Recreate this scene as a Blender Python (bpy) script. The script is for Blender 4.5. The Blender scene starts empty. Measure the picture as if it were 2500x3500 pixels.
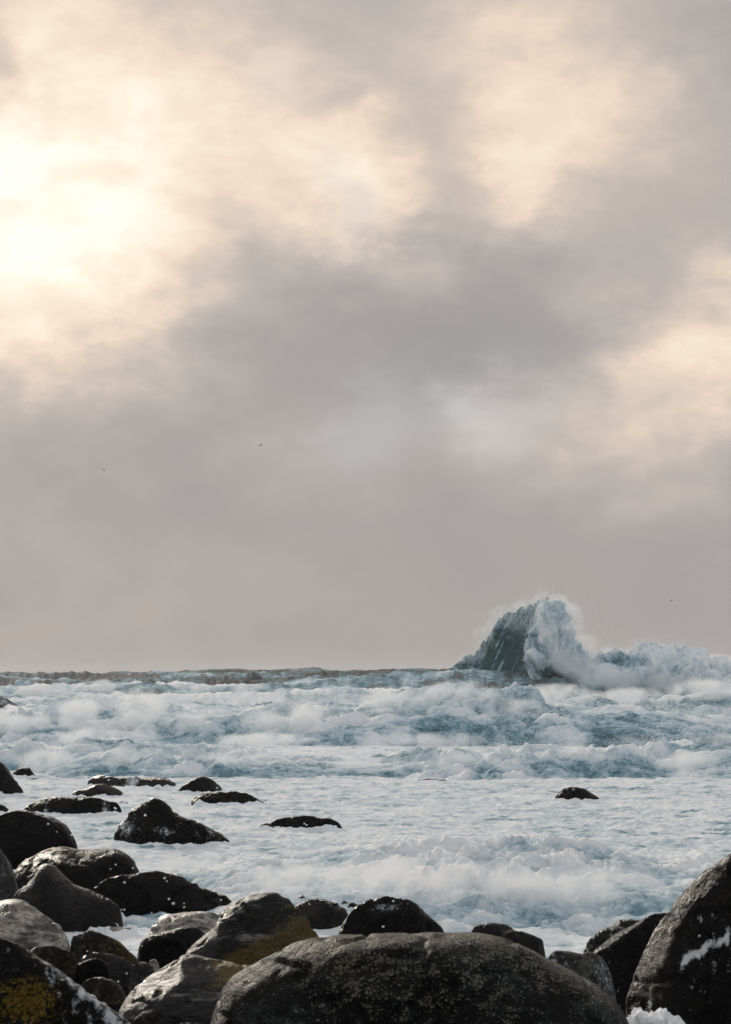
import bpy, math
import numpy as np

# ------------------------------------------------------------------ camera, sky, sun, exposure
S = bpy.context.scene
COL = S.collection
F = 6805.0                       # focal length in photo pixels (photo 2500 x 3500)
CAM_H = 3.0                      # metres above the sea
HORIZON = 2300.0                 # photo row of the true horizon
PITCH = math.atan((HORIZON - 1750.0) / F)
cam = bpy.data.cameras.new('camera')
cam.sensor_fit = 'VERTICAL'
cam.sensor_height = 36.0
cam.lens = 36.0 * F / 3500.0
cam.clip_start = 0.1
cam.clip_end = 30000
cam.dof.use_dof = True
cam.dof.focus_distance = 60.0
cam.dof.aperture_fstop = 9.0
camo = bpy.data.objects.new('camera', cam)
COL.objects.link(camo)
camo.location = (0, 0, CAM_H)
camo.rotation_euler = (math.pi / 2 + PITCH, 0, 0)
S.camera = camo

def direction(px, py):
    x = (px - 1250.0) / F
    v = (1750.0 - py) / F
    return np.array([x, math.cos(PITCH) - v * math.sin(PITCH), math.sin(PITCH) + v * math.cos(PITCH)])

def at(px, py, d):
    """the point at distance d (metres along Y) seen at a photo pixel"""
    k = direction(px, py)
    k = k * (d / k[1])
    return k[0], d, CAM_H + k[2]

def ground_d(py, z=0.0):
    k = direction(1250, py)
    return (z - CAM_H) * k[1] / k[2]

SUN_AZ, SUN_EL = -21.0, 20.0     # degrees; azimuth from the view axis, negative is left
S.view_settings.view_transform = 'Standard'
S.view_settings.look = 'None'
S.view_settings.exposure = 0.0
S.view_settings.gamma = 1.0
S.cycles.use_denoising = True
S.cycles.denoiser = 'OPENIMAGEDENOISE'
S.cycles.max_bounces = 10
S.cycles.diffuse_bounces = 5
S.cycles.glossy_bounces = 2
S.cycles.transmission_bounces = 4
S.cycles.volume_bounces = 8
S.cycles.volume_step_rate = 1.5
S.cycles.volume_max_steps = 96
S.cycles.sample_clamp_indirect = 6.0

class N:
    """a small node-graph writer"""
    def __init__(self, tree):
        self.t = tree
    def add(self, kind, **kw):
        n = self.t.nodes.new(kind)
        for k, v in kw.items():
            setattr(n, k, v)
        return n
    def put(self, sock, v):
        if isinstance(v, bpy.types.NodeSocket):
            self.t.links.new(v, sock)
        else:
            sock.default_value = v
    def math(self, op, a, b=0.0, c=0.0, clamp=False):
        n = self.add('ShaderNodeMath', operation=op, use_clamp=clamp)
        for i, v in enumerate((a, b, c)):
            self.put(n.inputs[i], v)
        return n.outputs[0]
    def vmath(self, op, a, b=(0, 0, 0), scale=None):
        n = self.add('ShaderNodeVectorMath', operation=op)
        self.put(n.inputs[0], a)
        self.put(n.inputs[1], b)
        if scale is not None:
            self.put(n.inputs['Scale'], scale)
        return n.outputs['Value'] if op == 'DOT_PRODUCT' else n.outputs[0]
    def noise(self, vec, scale, detail=4.0, rough=0.55, dist=0.0, color=False, lac=2.0):
        n = self.add('ShaderNodeTexNoise')
        self.put(n.inputs['Vector'], vec)
        n.inputs['Scale'].default_value = scale
        n.inputs['Detail'].default_value = detail
        n.inputs['Roughness'].default_value = rough
        n.inputs['Distortion'].default_value = dist
        n.inputs['Lacunarity'].default_value = lac
        return n.outputs['Color' if color else 'Fac']
    def ramp(self, fac, stops, interp='LINEAR'):
        n = self.add('ShaderNodeValToRGB')
        cr = n.color_ramp
        cr.interpolation = interp
        while len(cr.elements) < len(stops):
            cr.elements.new(0.5)
        for e, (p, c) in zip(cr.elements, stops):
            e.position = p
            e.color = tuple(c) + (1.0,) if len(c) == 3 else c
        self.put(n.inputs[0], fac)
        return n.outputs[0]
    def map(self, v, a, b, c=0.0, d=1.0, smooth=False):
        n = self.add('ShaderNodeMapRange', interpolation_type='SMOOTHSTEP' if smooth else 'LINEAR')
        for i, q in enumerate((v, a, b, c, d)):
            self.put(n.inputs[i], q)
        return n.outputs[0]
    def mix(self, f, a, b):
        n = self.add('ShaderNodeMix', data_type='RGBA')
        self.put(n.inputs[0], f)
        for i, q in ((6, a), (7, b)):
            self.put(n.inputs[i], tuple(q) + (1.0,) if isinstance(q, (tuple, list)) and len(q) == 3 else q)
        return n.outputs[2]
    def attr(self, name):
        return self.add('ShaderNodeAttribute', attribute_name=name).outputs['Fac']

def build_world():
    w = bpy.data.worlds.new('World')
    S.world = w
    w.use_nodes = True
    t = w.node_tree
    t.nodes.clear()
    g = N(t)
    sky = g.add('ShaderNodeTexSky', sky_type='NISHITA')
    sky.sun_disc = False
    sky.sun_elevation = math.radians(SUN_EL)
    sky.sun_rotation = math.radians(SUN_AZ % 360)
    sky.air_density = 1.0
    sky.dust_density = 2.0
    sky_rgb = g.vmath('SCALE', sky.outputs[0], scale=0.09)
    d = g.vmath('NORMALIZE', g.add('ShaderNodeTexCoord').outputs['Generated'])
    sep = g.add('ShaderNodeSeparateXYZ')
    g.put(sep.inputs[0], d)
    flat = g.add('ShaderNodeMapping')                 # clouds lie in flattened banks
    g.put(flat.inputs[0], d)
    flat.inputs['Scale'].default_value = (1.0, 1.0, 1.75)
    layer = flat.outputs[0]
    warp = g.noise(layer, 5.0, 4, 0.6, 0.0, True)
    warp = g.vmath('SCALE', g.vmath('SUBTRACT', warp, (0.5, 0.5, 0.5)), scale=0.075)
    warp2 = g.noise(layer, 18.0, 6, 0.6, 0.0, True)
    warp2 = g.vmath('SCALE', g.vmath('SUBTRACT', warp2, (0.5, 0.5, 0.5)), scale=0.075)
    dw = g.vmath('NORMALIZE', g.vmath('ADD', d, g.vmath('ADD', warp, warp2)))
    # breaks in the cloud deck (positive) and thick banks (negative): direction, half-width, weight
    total = None
    lobes = [(50, 760, 250, .33), (-250, 700, 500, .28), (260, 420, 380, .16), (520, 520, 220, .15), (360, 1010, 230, .22), (100, 60, 160, .16), (60, 1080, 200, .10),
             (1180, 640, 190, .28), (950, 470, 260, .10), (1330, 740, 130, .14), (800, 170, 350, .07), (1650, 100, 220, .14),
             (1830, 380, 200, .22), (1900, 660, 130, .18), (2330, 330, 280, .08), (2150, 480, 200, .08),
             (2440, 1150, 190, .30), (2200, 1370, 210, .21), (1960, 1420, 160, .06), (1680, 1430, 130, .15), (1200, 1470, 200, .09), (900, 1490, 150, .05),
             (2250, 780, 260, -.07), (1400, 1000, 300, -.05), (850, 1300, 330, -.08), (1750, 1180, 200, -.08), (1300, 1250, 250, -.05),
             (80, 1350, 260, -.10), (-20, 150, 90, -.20), (1150, 300, 130, -.07), (1500, 430, 130, -.09), (2480, 120, 150, -.08), (1700, 1680, 500, -.03)]
    for px, py, sg, wt in lobes:
        k = direction(px, py)
        k = k / np.linalg.norm(k)
        s = sg / F
        dot = g.vmath('DOT_PRODUCT', dw, tuple(k))
        e = g.math('MULTIPLY', g.math('EXPONENT', g.math('MULTIPLY', g.math('SUBTRACT', dot, 1.0), 1.0 / (s * s))), wt)
        total = e if total is None else g.math('ADD', total, e)
    big = g.noise(layer, 3.2, 4, 0.5, 0.3)
    mid = g.noise(layer, 9.0, 6, 0.55, 0.5)
    fine = g.noise(layer, 24.0, 6, 0.6, 0.2)
    base = g.math('ADD', g.math('MULTIPLY', g.math('SUBTRACT', big, 0.5), 0.20), g.math('MULTIPLY', g.math('SUBTRACT', mid, 0.5), 0.26))
    # texture shows where the deck is thin
    tex = g.math('MULTIPLY', g.math('MULTIPLY', g.map(fine, 0.36, 0.64, -0.5, 0.5, True), 0.30), g.math('ADD', total, 0.07))
    h = g.map(sep.outputs[2], 0.02, 0.17, 0.12, 1.0, True)
    base = g.math('MULTIPLY', base, h)
    v = g.math('ADD', g.math('ADD', total, base), tex)
    v = g.math('ADD', v, g.math('ADD', 0.19, g.math('MULTIPLY', h, 0.075)))
    warm = g.ramp(v, [(0.0, (.29, .280, .284)), (0.20, (.378, .353, .350)), (0.36, (.55, .485, .445)), (0.56, (.86, .70, .56)),
                      (0.76, (.99, .87, .71)), (1.0, (1.12, 1.05, 0.94))])
    cool = g.ramp(v, [(0.0, (.34, .35, .37)), (0.20, (.50, .515, .54)), (0.40, (.70, .72, .745)), (1.0, (.95, .97, .99))])
    # clouds far from the hidden sun are cooler
    sd = (math.sin(math.radians(SUN_AZ)) * math.cos(math.radians(SUN_EL)), math.cos(math.radians(SUN_AZ)) * math.cos(math.radians(SUN_EL)), math.sin(math.radians(SUN_EL)))
    away = g.map(g.vmath('DOT_PRODUCT', d, sd), 0.80, 0.25, 0.0, 1.0, True)
    cloud = g.mix(away, warm, cool)
    gap = None                                        # thin pale blue-grey breaks
    for px, py, sg, wt in ((1720, 1435, 120, .42), (1560, 1400, 90, .25), (1270, 1475, 120, .32), (1180, 720, 60, .32), (1230, 790, 50, .22), (900, 330, 70, .2)):
        k = direction(px, py); k = k / np.linalg.norm(k); q = sg / F
        e = g.math('MULTIPLY', g.math('EXPONENT', g.math('MULTIPLY', g.math('SUBTRACT', g.vmath('DOT_PRODUCT', dw, tuple(k)), 1.0), 1.0 / (q * q))), wt)
        gap = e if gap is None else g.math('ADD', gap, e)
    cloud = g.mix(g.math('MINIMUM', gap, 0.8), cloud, (.60, .615, .625))
    cover = g.map(mid, 0.30, 0.62, 0.96, 1.0)
    col = g.mix(cover, sky_rgb, cloud)
    bg = g.add('ShaderNodeBackground')
    g.put(bg.inputs[0], col)
    bg.inputs[1].default_value = 1.0
    out = g.add('ShaderNodeOutputWorld')
    t.links.new(bg.outputs[0], out.inputs[0])
build_world()

sun = bpy.data.lights.new('sun', 'SUN')
sun.energy = 2.0
sun.angle = math.radians(10.0)
sun.color = (1.0, 0.90, 0.76)
suno = bpy.data.objects.new('sun', sun)
COL.objects.link(suno)
suno.rotation_euler = (math.radians(90 - SUN_EL), 0, math.radians(180 - SUN_AZ))
suno.location = (-40, 150, 60)

# ------------------------------------------------------------------ numpy noise
_r = np.random.default_rng(7)
_perm = _r.permutation(256).astype(np.int32)
_perm = np.concatenate([_perm, _perm, _perm])
_g3 = _r.normal(size=(256, 3)).astype(np.float32)
_g3 /= np.linalg.norm(_g3, axis=1)[:, None]
_a2 = _r.uniform(0, 2 * np.pi, 256)
_g2 = np.stack([np.cos(_a2), np.sin(_a2)], 1).astype(np.float32)

def perlin2(x, y):
    xi = np.floor(x); yi = np.floor(y)
    fx = (x - xi).astype(np.float32); fy = (y - yi).astype(np.float32)
    xi = xi.astype(np.int32) & 255; yi = yi.astype(np.int32) & 255
    u = fx * fx * fx * (fx * (fx * 6 - 15) + 10); v = fy * fy * fy * (fy * (fy * 6 - 15) + 10)
    def c(i, j):
        gr = _g2[_perm[_perm[xi + i] + yi + j]]
        return gr[..., 0] * (fx - i) + gr[..., 1] * (fy - j)
    a = c(0, 0); a += u * (c(1, 0) - a)
    b = c(0, 1); b += u * (c(1, 1) - b)
    return (a + v * (b - a)) * 1.4

def perlin3(x, y, z):
    xi = np.floor(x); yi = np.floor(y); zi = np.floor(z)
    fx = (x - xi).astype(np.float32); fy = (y - yi).astype(np.float32); fz = (z - zi).astype(np.float32)
    xi = xi.astype(np.int32) & 255; yi = yi.astype(np.int32) & 255; zi = zi.astype(np.int32) & 255
    u = fx * fx * (3 - 2 * fx); v = fy * fy * (3 - 2 * fy); w = fz * fz * (3 - 2 * fz)
    def c(i, j, k):
        gr = _g3[_perm[_perm[_perm[xi + i] + yi + j] + zi + k]]
        return gr[..., 0] * (fx - i) + gr[..., 1] * (fy - j) + gr[..., 2] * (fz - k)
    def face(k):
        a = c(0, 0, k); a += u * (c(1, 0, k) - a)
        b = c(0, 1, k); b += u * (c(1, 1, k) - b)
        return a + v * (b - a)
    a = face(0)
    return (a + w * (face(1) - a)) * 1.5

def fbm2(x, y, octaves=4, gain=.5):
    s = 0; a = 1.0
    for i in range(octaves):
        s = s + a * perlin2(x + 17.3 * i, y - 9.1 * i); x = x * 2.03; y = y * 2.03; a *= gain
    return s

def fbm3(p, octaves=4, gain=.5, billow=False):
    s = 0; a = 1.0
    x, y, z = p[..., 0], p[..., 1], p[..., 2]
    for i in range(octaves):
        n = perlin3(x + 13.7 * i, y + 5.1 * i, z - 7.7 * i)
        s = s + a * (np.abs(n) * 2 - .6 if billow else n)
        x = x * 2.07; y = y * 2.07; z = z * 2.07; a *= gain
    return s

def sstep(a, b, x):
    t = np.clip((x - a) / (b - a), 0, 1)
    return t * t * (3 - 2 * t)

# ------------------------------------------------------------------ mesh helpers
def mesh_from(name, V, Fc, smooth=True, attrs=None):
    me = bpy.data.meshes.new(name)
    V = np.ascontiguousarray(V, dtype=np.float32).reshape(-1, 3)
    Fc = np.ascontiguousarray(Fc, dtype=np.int32)
    n, k = Fc.shape
    me.vertices.add(len(V)); me.vertices.foreach_set('co', V.ravel())
    me.loops.add(n * k); me.loops.foreach_set('vertex_index', Fc.ravel())
    me.polygons.add(n)
    me.polygons.foreach_set('loop_start', np.arange(0, n * k, k, dtype=np.int32))
    me.polygons.foreach_set('loop_total', np.full(n, k, dtype=np.int32))
    if smooth:
        me.polygons.foreach_set('use_smooth', np.ones(n, dtype=bool))
    for an, av in (attrs or {}).items():
        a = me.attributes.new(an, 'FLOAT', 'POINT')
        a.data.foreach_set('value', np.ascontiguousarray(av, dtype=np.float32).ravel())
    me.update(calc_edges=True)
    return me

def grid_faces(nr, nc, wrap=False):
    r = np.arange(nr - 1)[:, None]
    c = np.arange(nc if wrap else nc - 1)[None, :]
    c2 = (c + 1) % nc
    return np.stack([r * nc + c, r * nc + c2, (r + 1) * nc + c2, (r + 1) * nc + c], -1).reshape(-1, 4)

def grid_normals(P):
    du = np.gradient(P, axis=1); dv = np.gradient(P, axis=0)
    n = np.cross(du, dv)
    return n / (np.linalg.norm(n, axis=-1, keepdims=True) + 1e-9)

def obj(name, me, mat, parent=None, **props):
    o = bpy.data.objects.new(name, me)
    COL.objects.link(o)
    if me is not None and mat is not None:
        me.materials.append(mat)
    if parent is not None:
        o.parent = parent
    for k, v in props.items():
        o[k] = v
    return o

# ------------------------------------------------------------------ materials
def new_mat(name):
    m = bpy.data.materials.new(name)
    m.use_nodes = True
    t = m.node_tree
    t.nodes.clear()
    g = N(t)
    out = g.add('ShaderNodeOutputMaterial')
    return m, g, out

def foam_material(name, scale=1.0, stretch=1.0, bump=0.02, wet=0.42, deep=((.020, .034, .040), (.045, .090, .105))):
    """sea water carrying foam; attribute 'foam' says how much of it there is"""
    m, g, out = new_mat(name)
    co = g.add('ShaderNodeTexCoord').outputs['Object']
    mp = g.add('ShaderNodeMapping')
    g.put(mp.inputs[0], co)
    mp.inputs['Scale'].default_value = (1.0 / stretch, 1.0, 1.0)
    v = mp.outputs[0]
    f = g.attr('foam')
    n1 = g.noise(v, 1.6 * scale, 6, 0.62, 0.8)
    n2 = g.noise(v, 9.0 * scale, 4, 0.6, 0.4)
    n = g.math('ADD', g.math('MULTIPLY', g.math('SUBTRACT', n1, 0.5), 0.95), g.math('MULTIPLY', g.math('SUBTRACT', n2, 0.5), 0.55))
    n = g.math('MULTIPLY', n, g.map(f, 0.0, 0.45, 0.28, 1.0))
    c = g.math('ADD', f, n, clamp=True)
    col = g.ramp(c, [(0.0, deep[0]), (0.22, deep[1]), (0.42, (.17, .30, .36)), (0.60, (.49, .60, .655)),
                     (0.78, (.76, .80, .82)), (1.0, (.88, .89, .895))])
    p = g.add('ShaderNodeBsdfPrincipled')
    g.put(p.inputs['Base Color'], col)
    g.put(p.inputs['Roughness'], g.map(c, 0.15, 0.6, wet, 0.9))
    p.inputs['IOR'].default_value = 1.33
    p.inputs['Specular IOR Level'].default_value = 0.15
    b = g.add('ShaderNodeBump')
    b.inputs['Strength'].default_value = 0.7
    b.inputs['Distance'].default_value = bump
    g.put(b.inputs['Height'], g.math('ADD', n1, g.math('MULTIPLY', n2, 0.5)))
    g.put(p.inputs['Normal'], b.outputs[0])
    g.t.links.new(p.outputs[0], out.inputs[0])
    return m

def spray_material(name, rgb, trans=0.5):
    m, g, out = new_mat(name)
    a = g.add('ShaderNodeBsdfDiffuse'); a.inputs[0].default_value = rgb + (1,)
    b = g.add('ShaderNodeBsdfTranslucent'); b.inputs[0].default_value = rgb + (1,)
    x = g.add('ShaderNodeMixShader'); x.inputs[0].default_value = trans
    g.t.links.new(a.outputs[0], x.inputs[1]); g.t.links.new(b.outputs[0], x.inputs[2])
    g.t.links.new(x.outputs[0], out.inputs[0])
    return m

def rock_material(name, dark, light, mix=0.5, rough=(0.22, 0.5), scale=3.0, stripe=None, lichen=None, lichen_amt=0.5, speck=0.0, bump=0.02, spec=0.5):
    m, g, out = new_mat(name)
    co = g.add('ShaderNodeTexCoord').outputs['Object']
    v = co
    if stripe:
        mp = g.add('ShaderNodeMapping')
        g.put(mp.inputs[0], co)
        mp.inputs['Rotation'].default_value = (0, stripe[0], 0)
        mp.inputs['Scale'].default_value = (1.0 / stripe[1], 0.6, 1.0)
        v = mp.outputs[0]
    n1 = g.noise(v, scale, 7, 0.62, 0.5)
    n2 = g.noise(v, scale * 5.5, 5, 0.65, 0.2)
    n3 = g.noise(co, scale * 18.0, 3, 0.6)
    k = g.math('ADD', g.math('MULTIPLY', n1, 0.55), g.math('MULTIPLY', n2, 0.45))
    k = g.map(k, 0.62 - mix * 0.3, 0.80 - mix * 0.3, 0, 1, True)
    col = g.mix(k, dark, light)
    if lichen is not None:
        la = g.attr('lichen')
        ln = g.math('ADD', g.math('MULTIPLY', g.math('SUBTRACT', n2, 0.5), 2.2), g.math('MULTIPLY', g.math('SUBTRACT', n3, 0.5), 2.2))
        lk = g.map(g.math('ADD', g.math('ADD', la, ln), lichen_amt - 1.0), 0.0, 0.16, 0, 1, True)
        lcol = g.mix(g.map(n3, 0.4, 0.62), tuple(c * 0.35 for c in lichen), lichen)
        col = g.mix(lk, col, lcol)
    if speck:
        sp = g.map(g.math('ADD', n3, g.math('MULTIPLY', n1, 0.35)), 0.80, 0.88, 0, speck, True)
        col = g.mix(sp, col, (0.42, 0.44, 0.44))
    wa = g.attr('wash')
    wk = g.map(g.math('ADD', wa, g.math('ADD', g.math('MULTIPLY', g.math('SUBTRACT', n2, 0.5), 1.3), g.math('MULTIPLY', g.math('SUBTRACT', n3, 0.5), 1.1))), 0.36, 0.85, 0, 1)
    col = g.mix(wk, col, (0.74, 0.77, 0.80))
    p = g.add('ShaderNodeBsdfPrincipled')
    g.put(p.inputs['Base Color'], col)
    r = g.map(n2, 0.3, 0.7, rough[0], rough[1])
    g.put(p.inputs['Roughness'], r)
    p.inputs['Specular IOR Level'].default_value = spec
    b = g.add('ShaderNodeBump')
    b.inputs['Strength'].default_value = 0.8
    b.inputs['Distance'].default_value = bump
    g.put(b.inputs['Height'], g.math('ADD', g.math('ADD', n1, g.math('MULTIPLY', n2, 0.6)), g.math('MULTIPLY', n3, 0.25)))
    g.put(p.inputs['Normal'], b.outputs[0])
    g.t.links.new(p.outputs[0], out.inputs[0])
    return m

M = {}
M['sea'] = foam_material('sea_foam', 1.4, 2.2, 0.09, 0.75, ((.030, .037, .040), (.075, .10, .108)))
M['foam'] = foam_material('breaker_foam', 1.0, 1.2, 0.08)
M['giant'] = foam_material('giant_wave_water', 0.5, 1.0, 0.15, 0.5, ((.010, .034, .036), (.028, .085, .095)))
M['spray'] = spray_material('spray', (.90, .93, .95), 0.5)
M['fleck'] = spray_material('foam_fleck', (.92, .94, .95), 0.4)
M['black'] = rock_material('black_wet_rock', (.0009, .0008, .0008), (.008, .0066, .0058), 0.40, (.16, .40), 3.0, spec=.07, bump=.07)
M['brown'] = rock_material('brown_wet_rock', (.0015, .0011, .001), (.034, .024, .018), 0.38, (.16, .42), 4.0, spec=.20, bump=.07)
M['grey'] = rock_material('grey_granite', (.007, .0065, .006), (.15, .14, .13), 0.46, (.28, .6), 5.0, speck=.3, spec=.3, bump=.05)
M['pale'] = rock_material('pale_granite', (.035, .031, .027), (.60, .53, .46), 0.60, (.22, .5), 4.0, stripe=(0.25, 3.0), speck=.3, bump=.06)
M['olive'] = rock_material('olive_pebble', (.008, .007, .005), (.12, .098, .062), 0.44, (.25, .55), 6.0, spec=.12, bump=.05, lichen=(.13, .085, .02), lichen_amt=.35)
M['slab'] = rock_material('striped_slab', (.003, .003, .0035), (.50, .46, .43), 0.34, (.22, .55), 6.0, stripe=(-0.42, 4.5), lichen=(.16, .105, .012), lichen_amt=.56, speck=.3, bump=.06, spec=.35)
M['front'] = rock_material('lichened_boulder', (.0012, .0016, .0014), (.044, .054, .054), 0.46, (.30, .65), 4.0, stripe=(-.55, 1.8), lichen=(.17, .155, .115), lichen_amt=.40, speck=.45, bump=.10, spec=.10)
M['corner'] = rock_material('orange_lichened_rock', (.004, .0035, .003), (.03, .025, .021), 0.45, (.35, .65), 6.0, lichen=(.20, .12, .010), lichen_amt=.46, speck=.35, bump=.04, spec=.12)
M['weed'] = rock_material('seaweed', (.004, .0035, .003), (.012, .010, .007), 0.5, (.25, .5), 20.0)
M['shore'] = rock_material('shore_bed', (.002, .002, .002), (.014, .012, .010), 0.5, (.3, .6), 3.0)

# ------------------------------------------------------------------ the sea
def px_of(X, Y):
    return 1250.0 + F * X / np.maximum(Y, 1.0) * math.cos(PITCH)

def sea_surface(X, Y):
    """height, foam cover"""
    px = px_of(X, Y)
    near = 1 - sstep(95, 150, Y)
    # near water: churned foam
    z = near * (.05 * fbm2(X * .28, Y * .4, 3) + .05 * fbm2(X * .8, Y * 1.0, 3, .5) + .05 * (1 - np.abs(fbm2(X * 1.1 + .4 * fbm2(X * .7, Y * .7, 2), Y * .9 + 7, 3, .55))) ** 2 + .035 * np.abs(fbm2(X * 3.0, Y * 2.2, 3, .6)) - .075)
    far = sstep(100, 260, Y)
    wob = 10 * fbm2(X * .012, Y * .012 + 3, 2)
    Yw = Y + wob
    sw = .0
    for L, A, sx, sh in ((62, 1.15, .16, 0), (37, .75, .22, 3.3), (21, .42, .3, 7.7)):
        r = perlin2(X / L * sx * 2 + sh, Yw / L * 1.6 + sh)
        sw = sw + A * ((1 - np.abs(r)) ** 2 * 1.9 - .95)
    chop = .22 * fbm2(X * .11, Y * .2, 4, .6) + .1 * fbm2(X * .6, Y * .9, 3, .6)
    z = z + far * (sw * 1.35 + chop) - far * .2
    midz = sstep(90, 130, Y) * (1 - sstep(330, 480, Y))
    mt = fbm2(X * .33, Y * .30, 4, .6)
    z = z + midz * (.34 * np.abs(mt) + .16 * fbm2(X * 1.0, Y * .8, 3, .6))
    # the great swell that carries the giant wave
    m = sstep(500, 1560, px) * (1 - .25 * sstep(1900, 2700, px))
    prof = np.exp(-((Y - 243) / np.where(Y < 243, 17.0, 30.0)) ** 2)
    z = z * (1 - .6 * m * prof) + 3.75 * m * prof
    # an outer swell that makes the jagged skyline of the sea
    p2 = np.exp(-((Y + 14 * perlin2(X / 60.0, Y * 0 + 2) - 455) / np.where(Y < 455, 48.0, 60.0)) ** 2)
    p3 = np.exp(-((Y + 18 * perlin2(X / 45.0, Y * 0 + 12) - 335) / np.where(Y < 335, 30.0, 40.0)) ** 2) * (1 - sstep(1100, 1500, px))
    z = z + p2 * (1.5 + .8 * sstep(250, 1200, px) + .6 * perlin2(X / 23.0, Y * 0 + 5) + .42 * fbm2(X / 10.0, Y / 12.0, 4, .5))
    z = z + p3 * (1.2 + .8 * perlin2(X / 17.0, Y * 0 + 9))
    # foam
    fo = near * (.80 + .10 * fbm2(X * .16, Y * .22, 3) + .12 * fbm2(X * 1.6, Y * 1.5, 4, .65) + .10 * fbm2(X * .35, Y * 1.6 + 4, 4, .6))
    streak = fbm2(X * .03, Y * .075, 4, .6)
    fmid = np.where(Y < 420, .47, .16) + .36 * streak + midz * .30 * mt
    fmid = fmid + .12 * np.clip(sw, -1, 2)
    cap = sstep(1.3, 2.2, sw) * .35
    ff = fmid - sstep(235, 275, Y) * .36 + cap * .6
    ff = ff - .14 * sstep(900, 300, px) * 0 
    ff = ff - m * prof * .36 * (1 - sstep(1700, 2000, px))
    ff = ff + p2 * (.18 + .26 * fbm2(X * .10, Y * .22, 4, .6))
    fo = fo + (1 - near) * ff
    # dead calm gaps of darker water between patches close in
    fo = fo - near * .22 * sstep(.25, .7, fbm2(X * .9 + 40, Y * 1.0, 4, .6))
    return z, fo

def build_sea():
    py = np.concatenate([np.linspace(3560, 2930, 130)[:-1], np.linspace(2930, 2640, 330)[:-1], np.linspace(2640, 2502, 60)])
    d1 = ground_d_arr(py)
    d2 = np.exp(np.linspace(math.log(d1[-1]), math.log(900), 250))[1:]
    d3 = np.exp(np.linspace(math.log(900), math.log(4000), 30))[1:]
    d0 = np.array([9.0, 11.0, 12.5, 14.0])
    d = np.concatenate([d0, d1[d1 > 14.6], d2, d3])
    a = np.linspace(-.215, .215, 570)
    side = np.tan(np.linspace(math.atan(.23), 1.0, 60))
    a = np.concatenate([-side[::-1], a, side])
    Y = np.repeat(d[:, None], len(a), 1)
    X = d[:, None] * a[None, :]
    z, fo = sea_surface(X, Y)
    # foam pushed up against the near shore
    P = np.stack([X, Y, z], -1)
    me = mesh_from('sea', P, grid_faces(len(d), len(a)), attrs={'foam': fo})
    obj('sea', me, M['sea'], kind='structure')

def ground_d_arr(py, z=0.0):
    v = (1750.0 - py) / F
    yy = math.cos(PITCH) - v * math.sin(PITCH)
    zz = math.sin(PITCH) + v * math.cos(PITCH)
    return (z - CAM_H) * yy / zz
build_sea()

# the shore that the near boulders lie on
def build_shore():
    x = np.linspace(-45, 45, 260); y = np.concatenate([np.linspace(-28, 6, 40)[:-1], np.linspace(6, 30, 120)])
    X, Y = np.meshgrid(x, y)
    left = 1 - sstep(.1, 1.6, X)
    z = np.where(Y < 21, (21 - Y) * .075, (21 - Y) * .12)
    z = np.minimum(z, .95) - (1 - left) * (.75 * sstep(8, 14, Y)) - .12
    z = z + .07 * fbm2(X * 1.3, Y * 1.3, 4)
    z = z + 13.5 * sstep(-1.5, -15, Y) + .5 * fbm2(X * .3, Y * .3, 4) * sstep(-3, -8, Y)     # unseen bank added behind the camera to block the rear sky
    me = mesh_from('shore', np.stack([X, Y, z], -1), grid_faces(len(y), len(x)))
    obj('shore', me, M['shore'], kind='structure')
build_shore()

# ------------------------------------------------------------------ spray
_rs = np.random.default_rng(11)
def tri_cloud(P, size):
    n = len(P)
    a = _rs.normal(size=(n, 3)); a /= np.linalg.norm(a, axis=1)[:, None]
    b = _rs.normal(size=(n, 3)); b -= (b * a).sum(1)[:, None] * a; b /= np.linalg.norm(b, axis=1)[:, None]
    s = np.asarray(size).reshape(-1, 1) * np.ones((n, 1))
    c = -.5 * a + .866 * b; e = -.5 * a - .866 * b
    V = np.stack([P + a * s, P + c * s, P + e * s], 1).reshape(-1, 3)
    return V, np.arange(3 * n).reshape(-1, 3)

def spray(name, P, size, parent, label=None, mat='spray'):
    V, Fc = tri_cloud(P, size)
    o = obj(name, mesh_from(name, V, Fc, smooth=False), M[mat], parent, kind='stuff')
    if label:
        o['label'] = label
    return o

def mist_material(name, density, nscale, lo, hi, tint=(.985, .99, 1.0, 1)):
    """drifting droplets: a scattering volume that thins toward the rim of its puff"""
    m, g, out = new_mat(name)
    p = g.add('ShaderNodeTexCoord').outputs['Object']
    pos = g.add('ShaderNodeNewGeometry').outputs['Position']
    r2 = g.vmath('DOT_PRODUCT', p, p)
    fall = g.map(r2, 1.0, 0.05, 0.0, 1.0, True)
    n = g.noise(pos, nscale, 4, 0.6, 0.6)
    k = g.map(n, lo, hi, 0.0, 1.0, True)
    v = g.add('ShaderNodeVolumeScatter')
    v.inputs['Color'].default_value = tint
    v.inputs['Anisotropy'].default_value = 0.15
    g.put(v.inputs['Density'], g.math('MULTIPLY', g.math('MULTIPLY', fall, k), density))
    g.t.links.new(v.outputs[0], out.inputs['Volume'])
    return m
M['mist'] = mist_material('sea_mist', 1.5, .9, .42, .62)
M['far_mist'] = mist_material('far_sea_mist', .75, .40, .40, .62)
M['dark_mist'] = mist_material('shade_tinted_spray', .7, .9, .43, .62, (.60, .72, .79, 1))  # mist tinted dark blue-grey to paint in the wave's shaded left side
M['near_mist'] = mist_material('near_sea_mist', 3.2, 2.6, .44, .62)
_puff = {}
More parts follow.
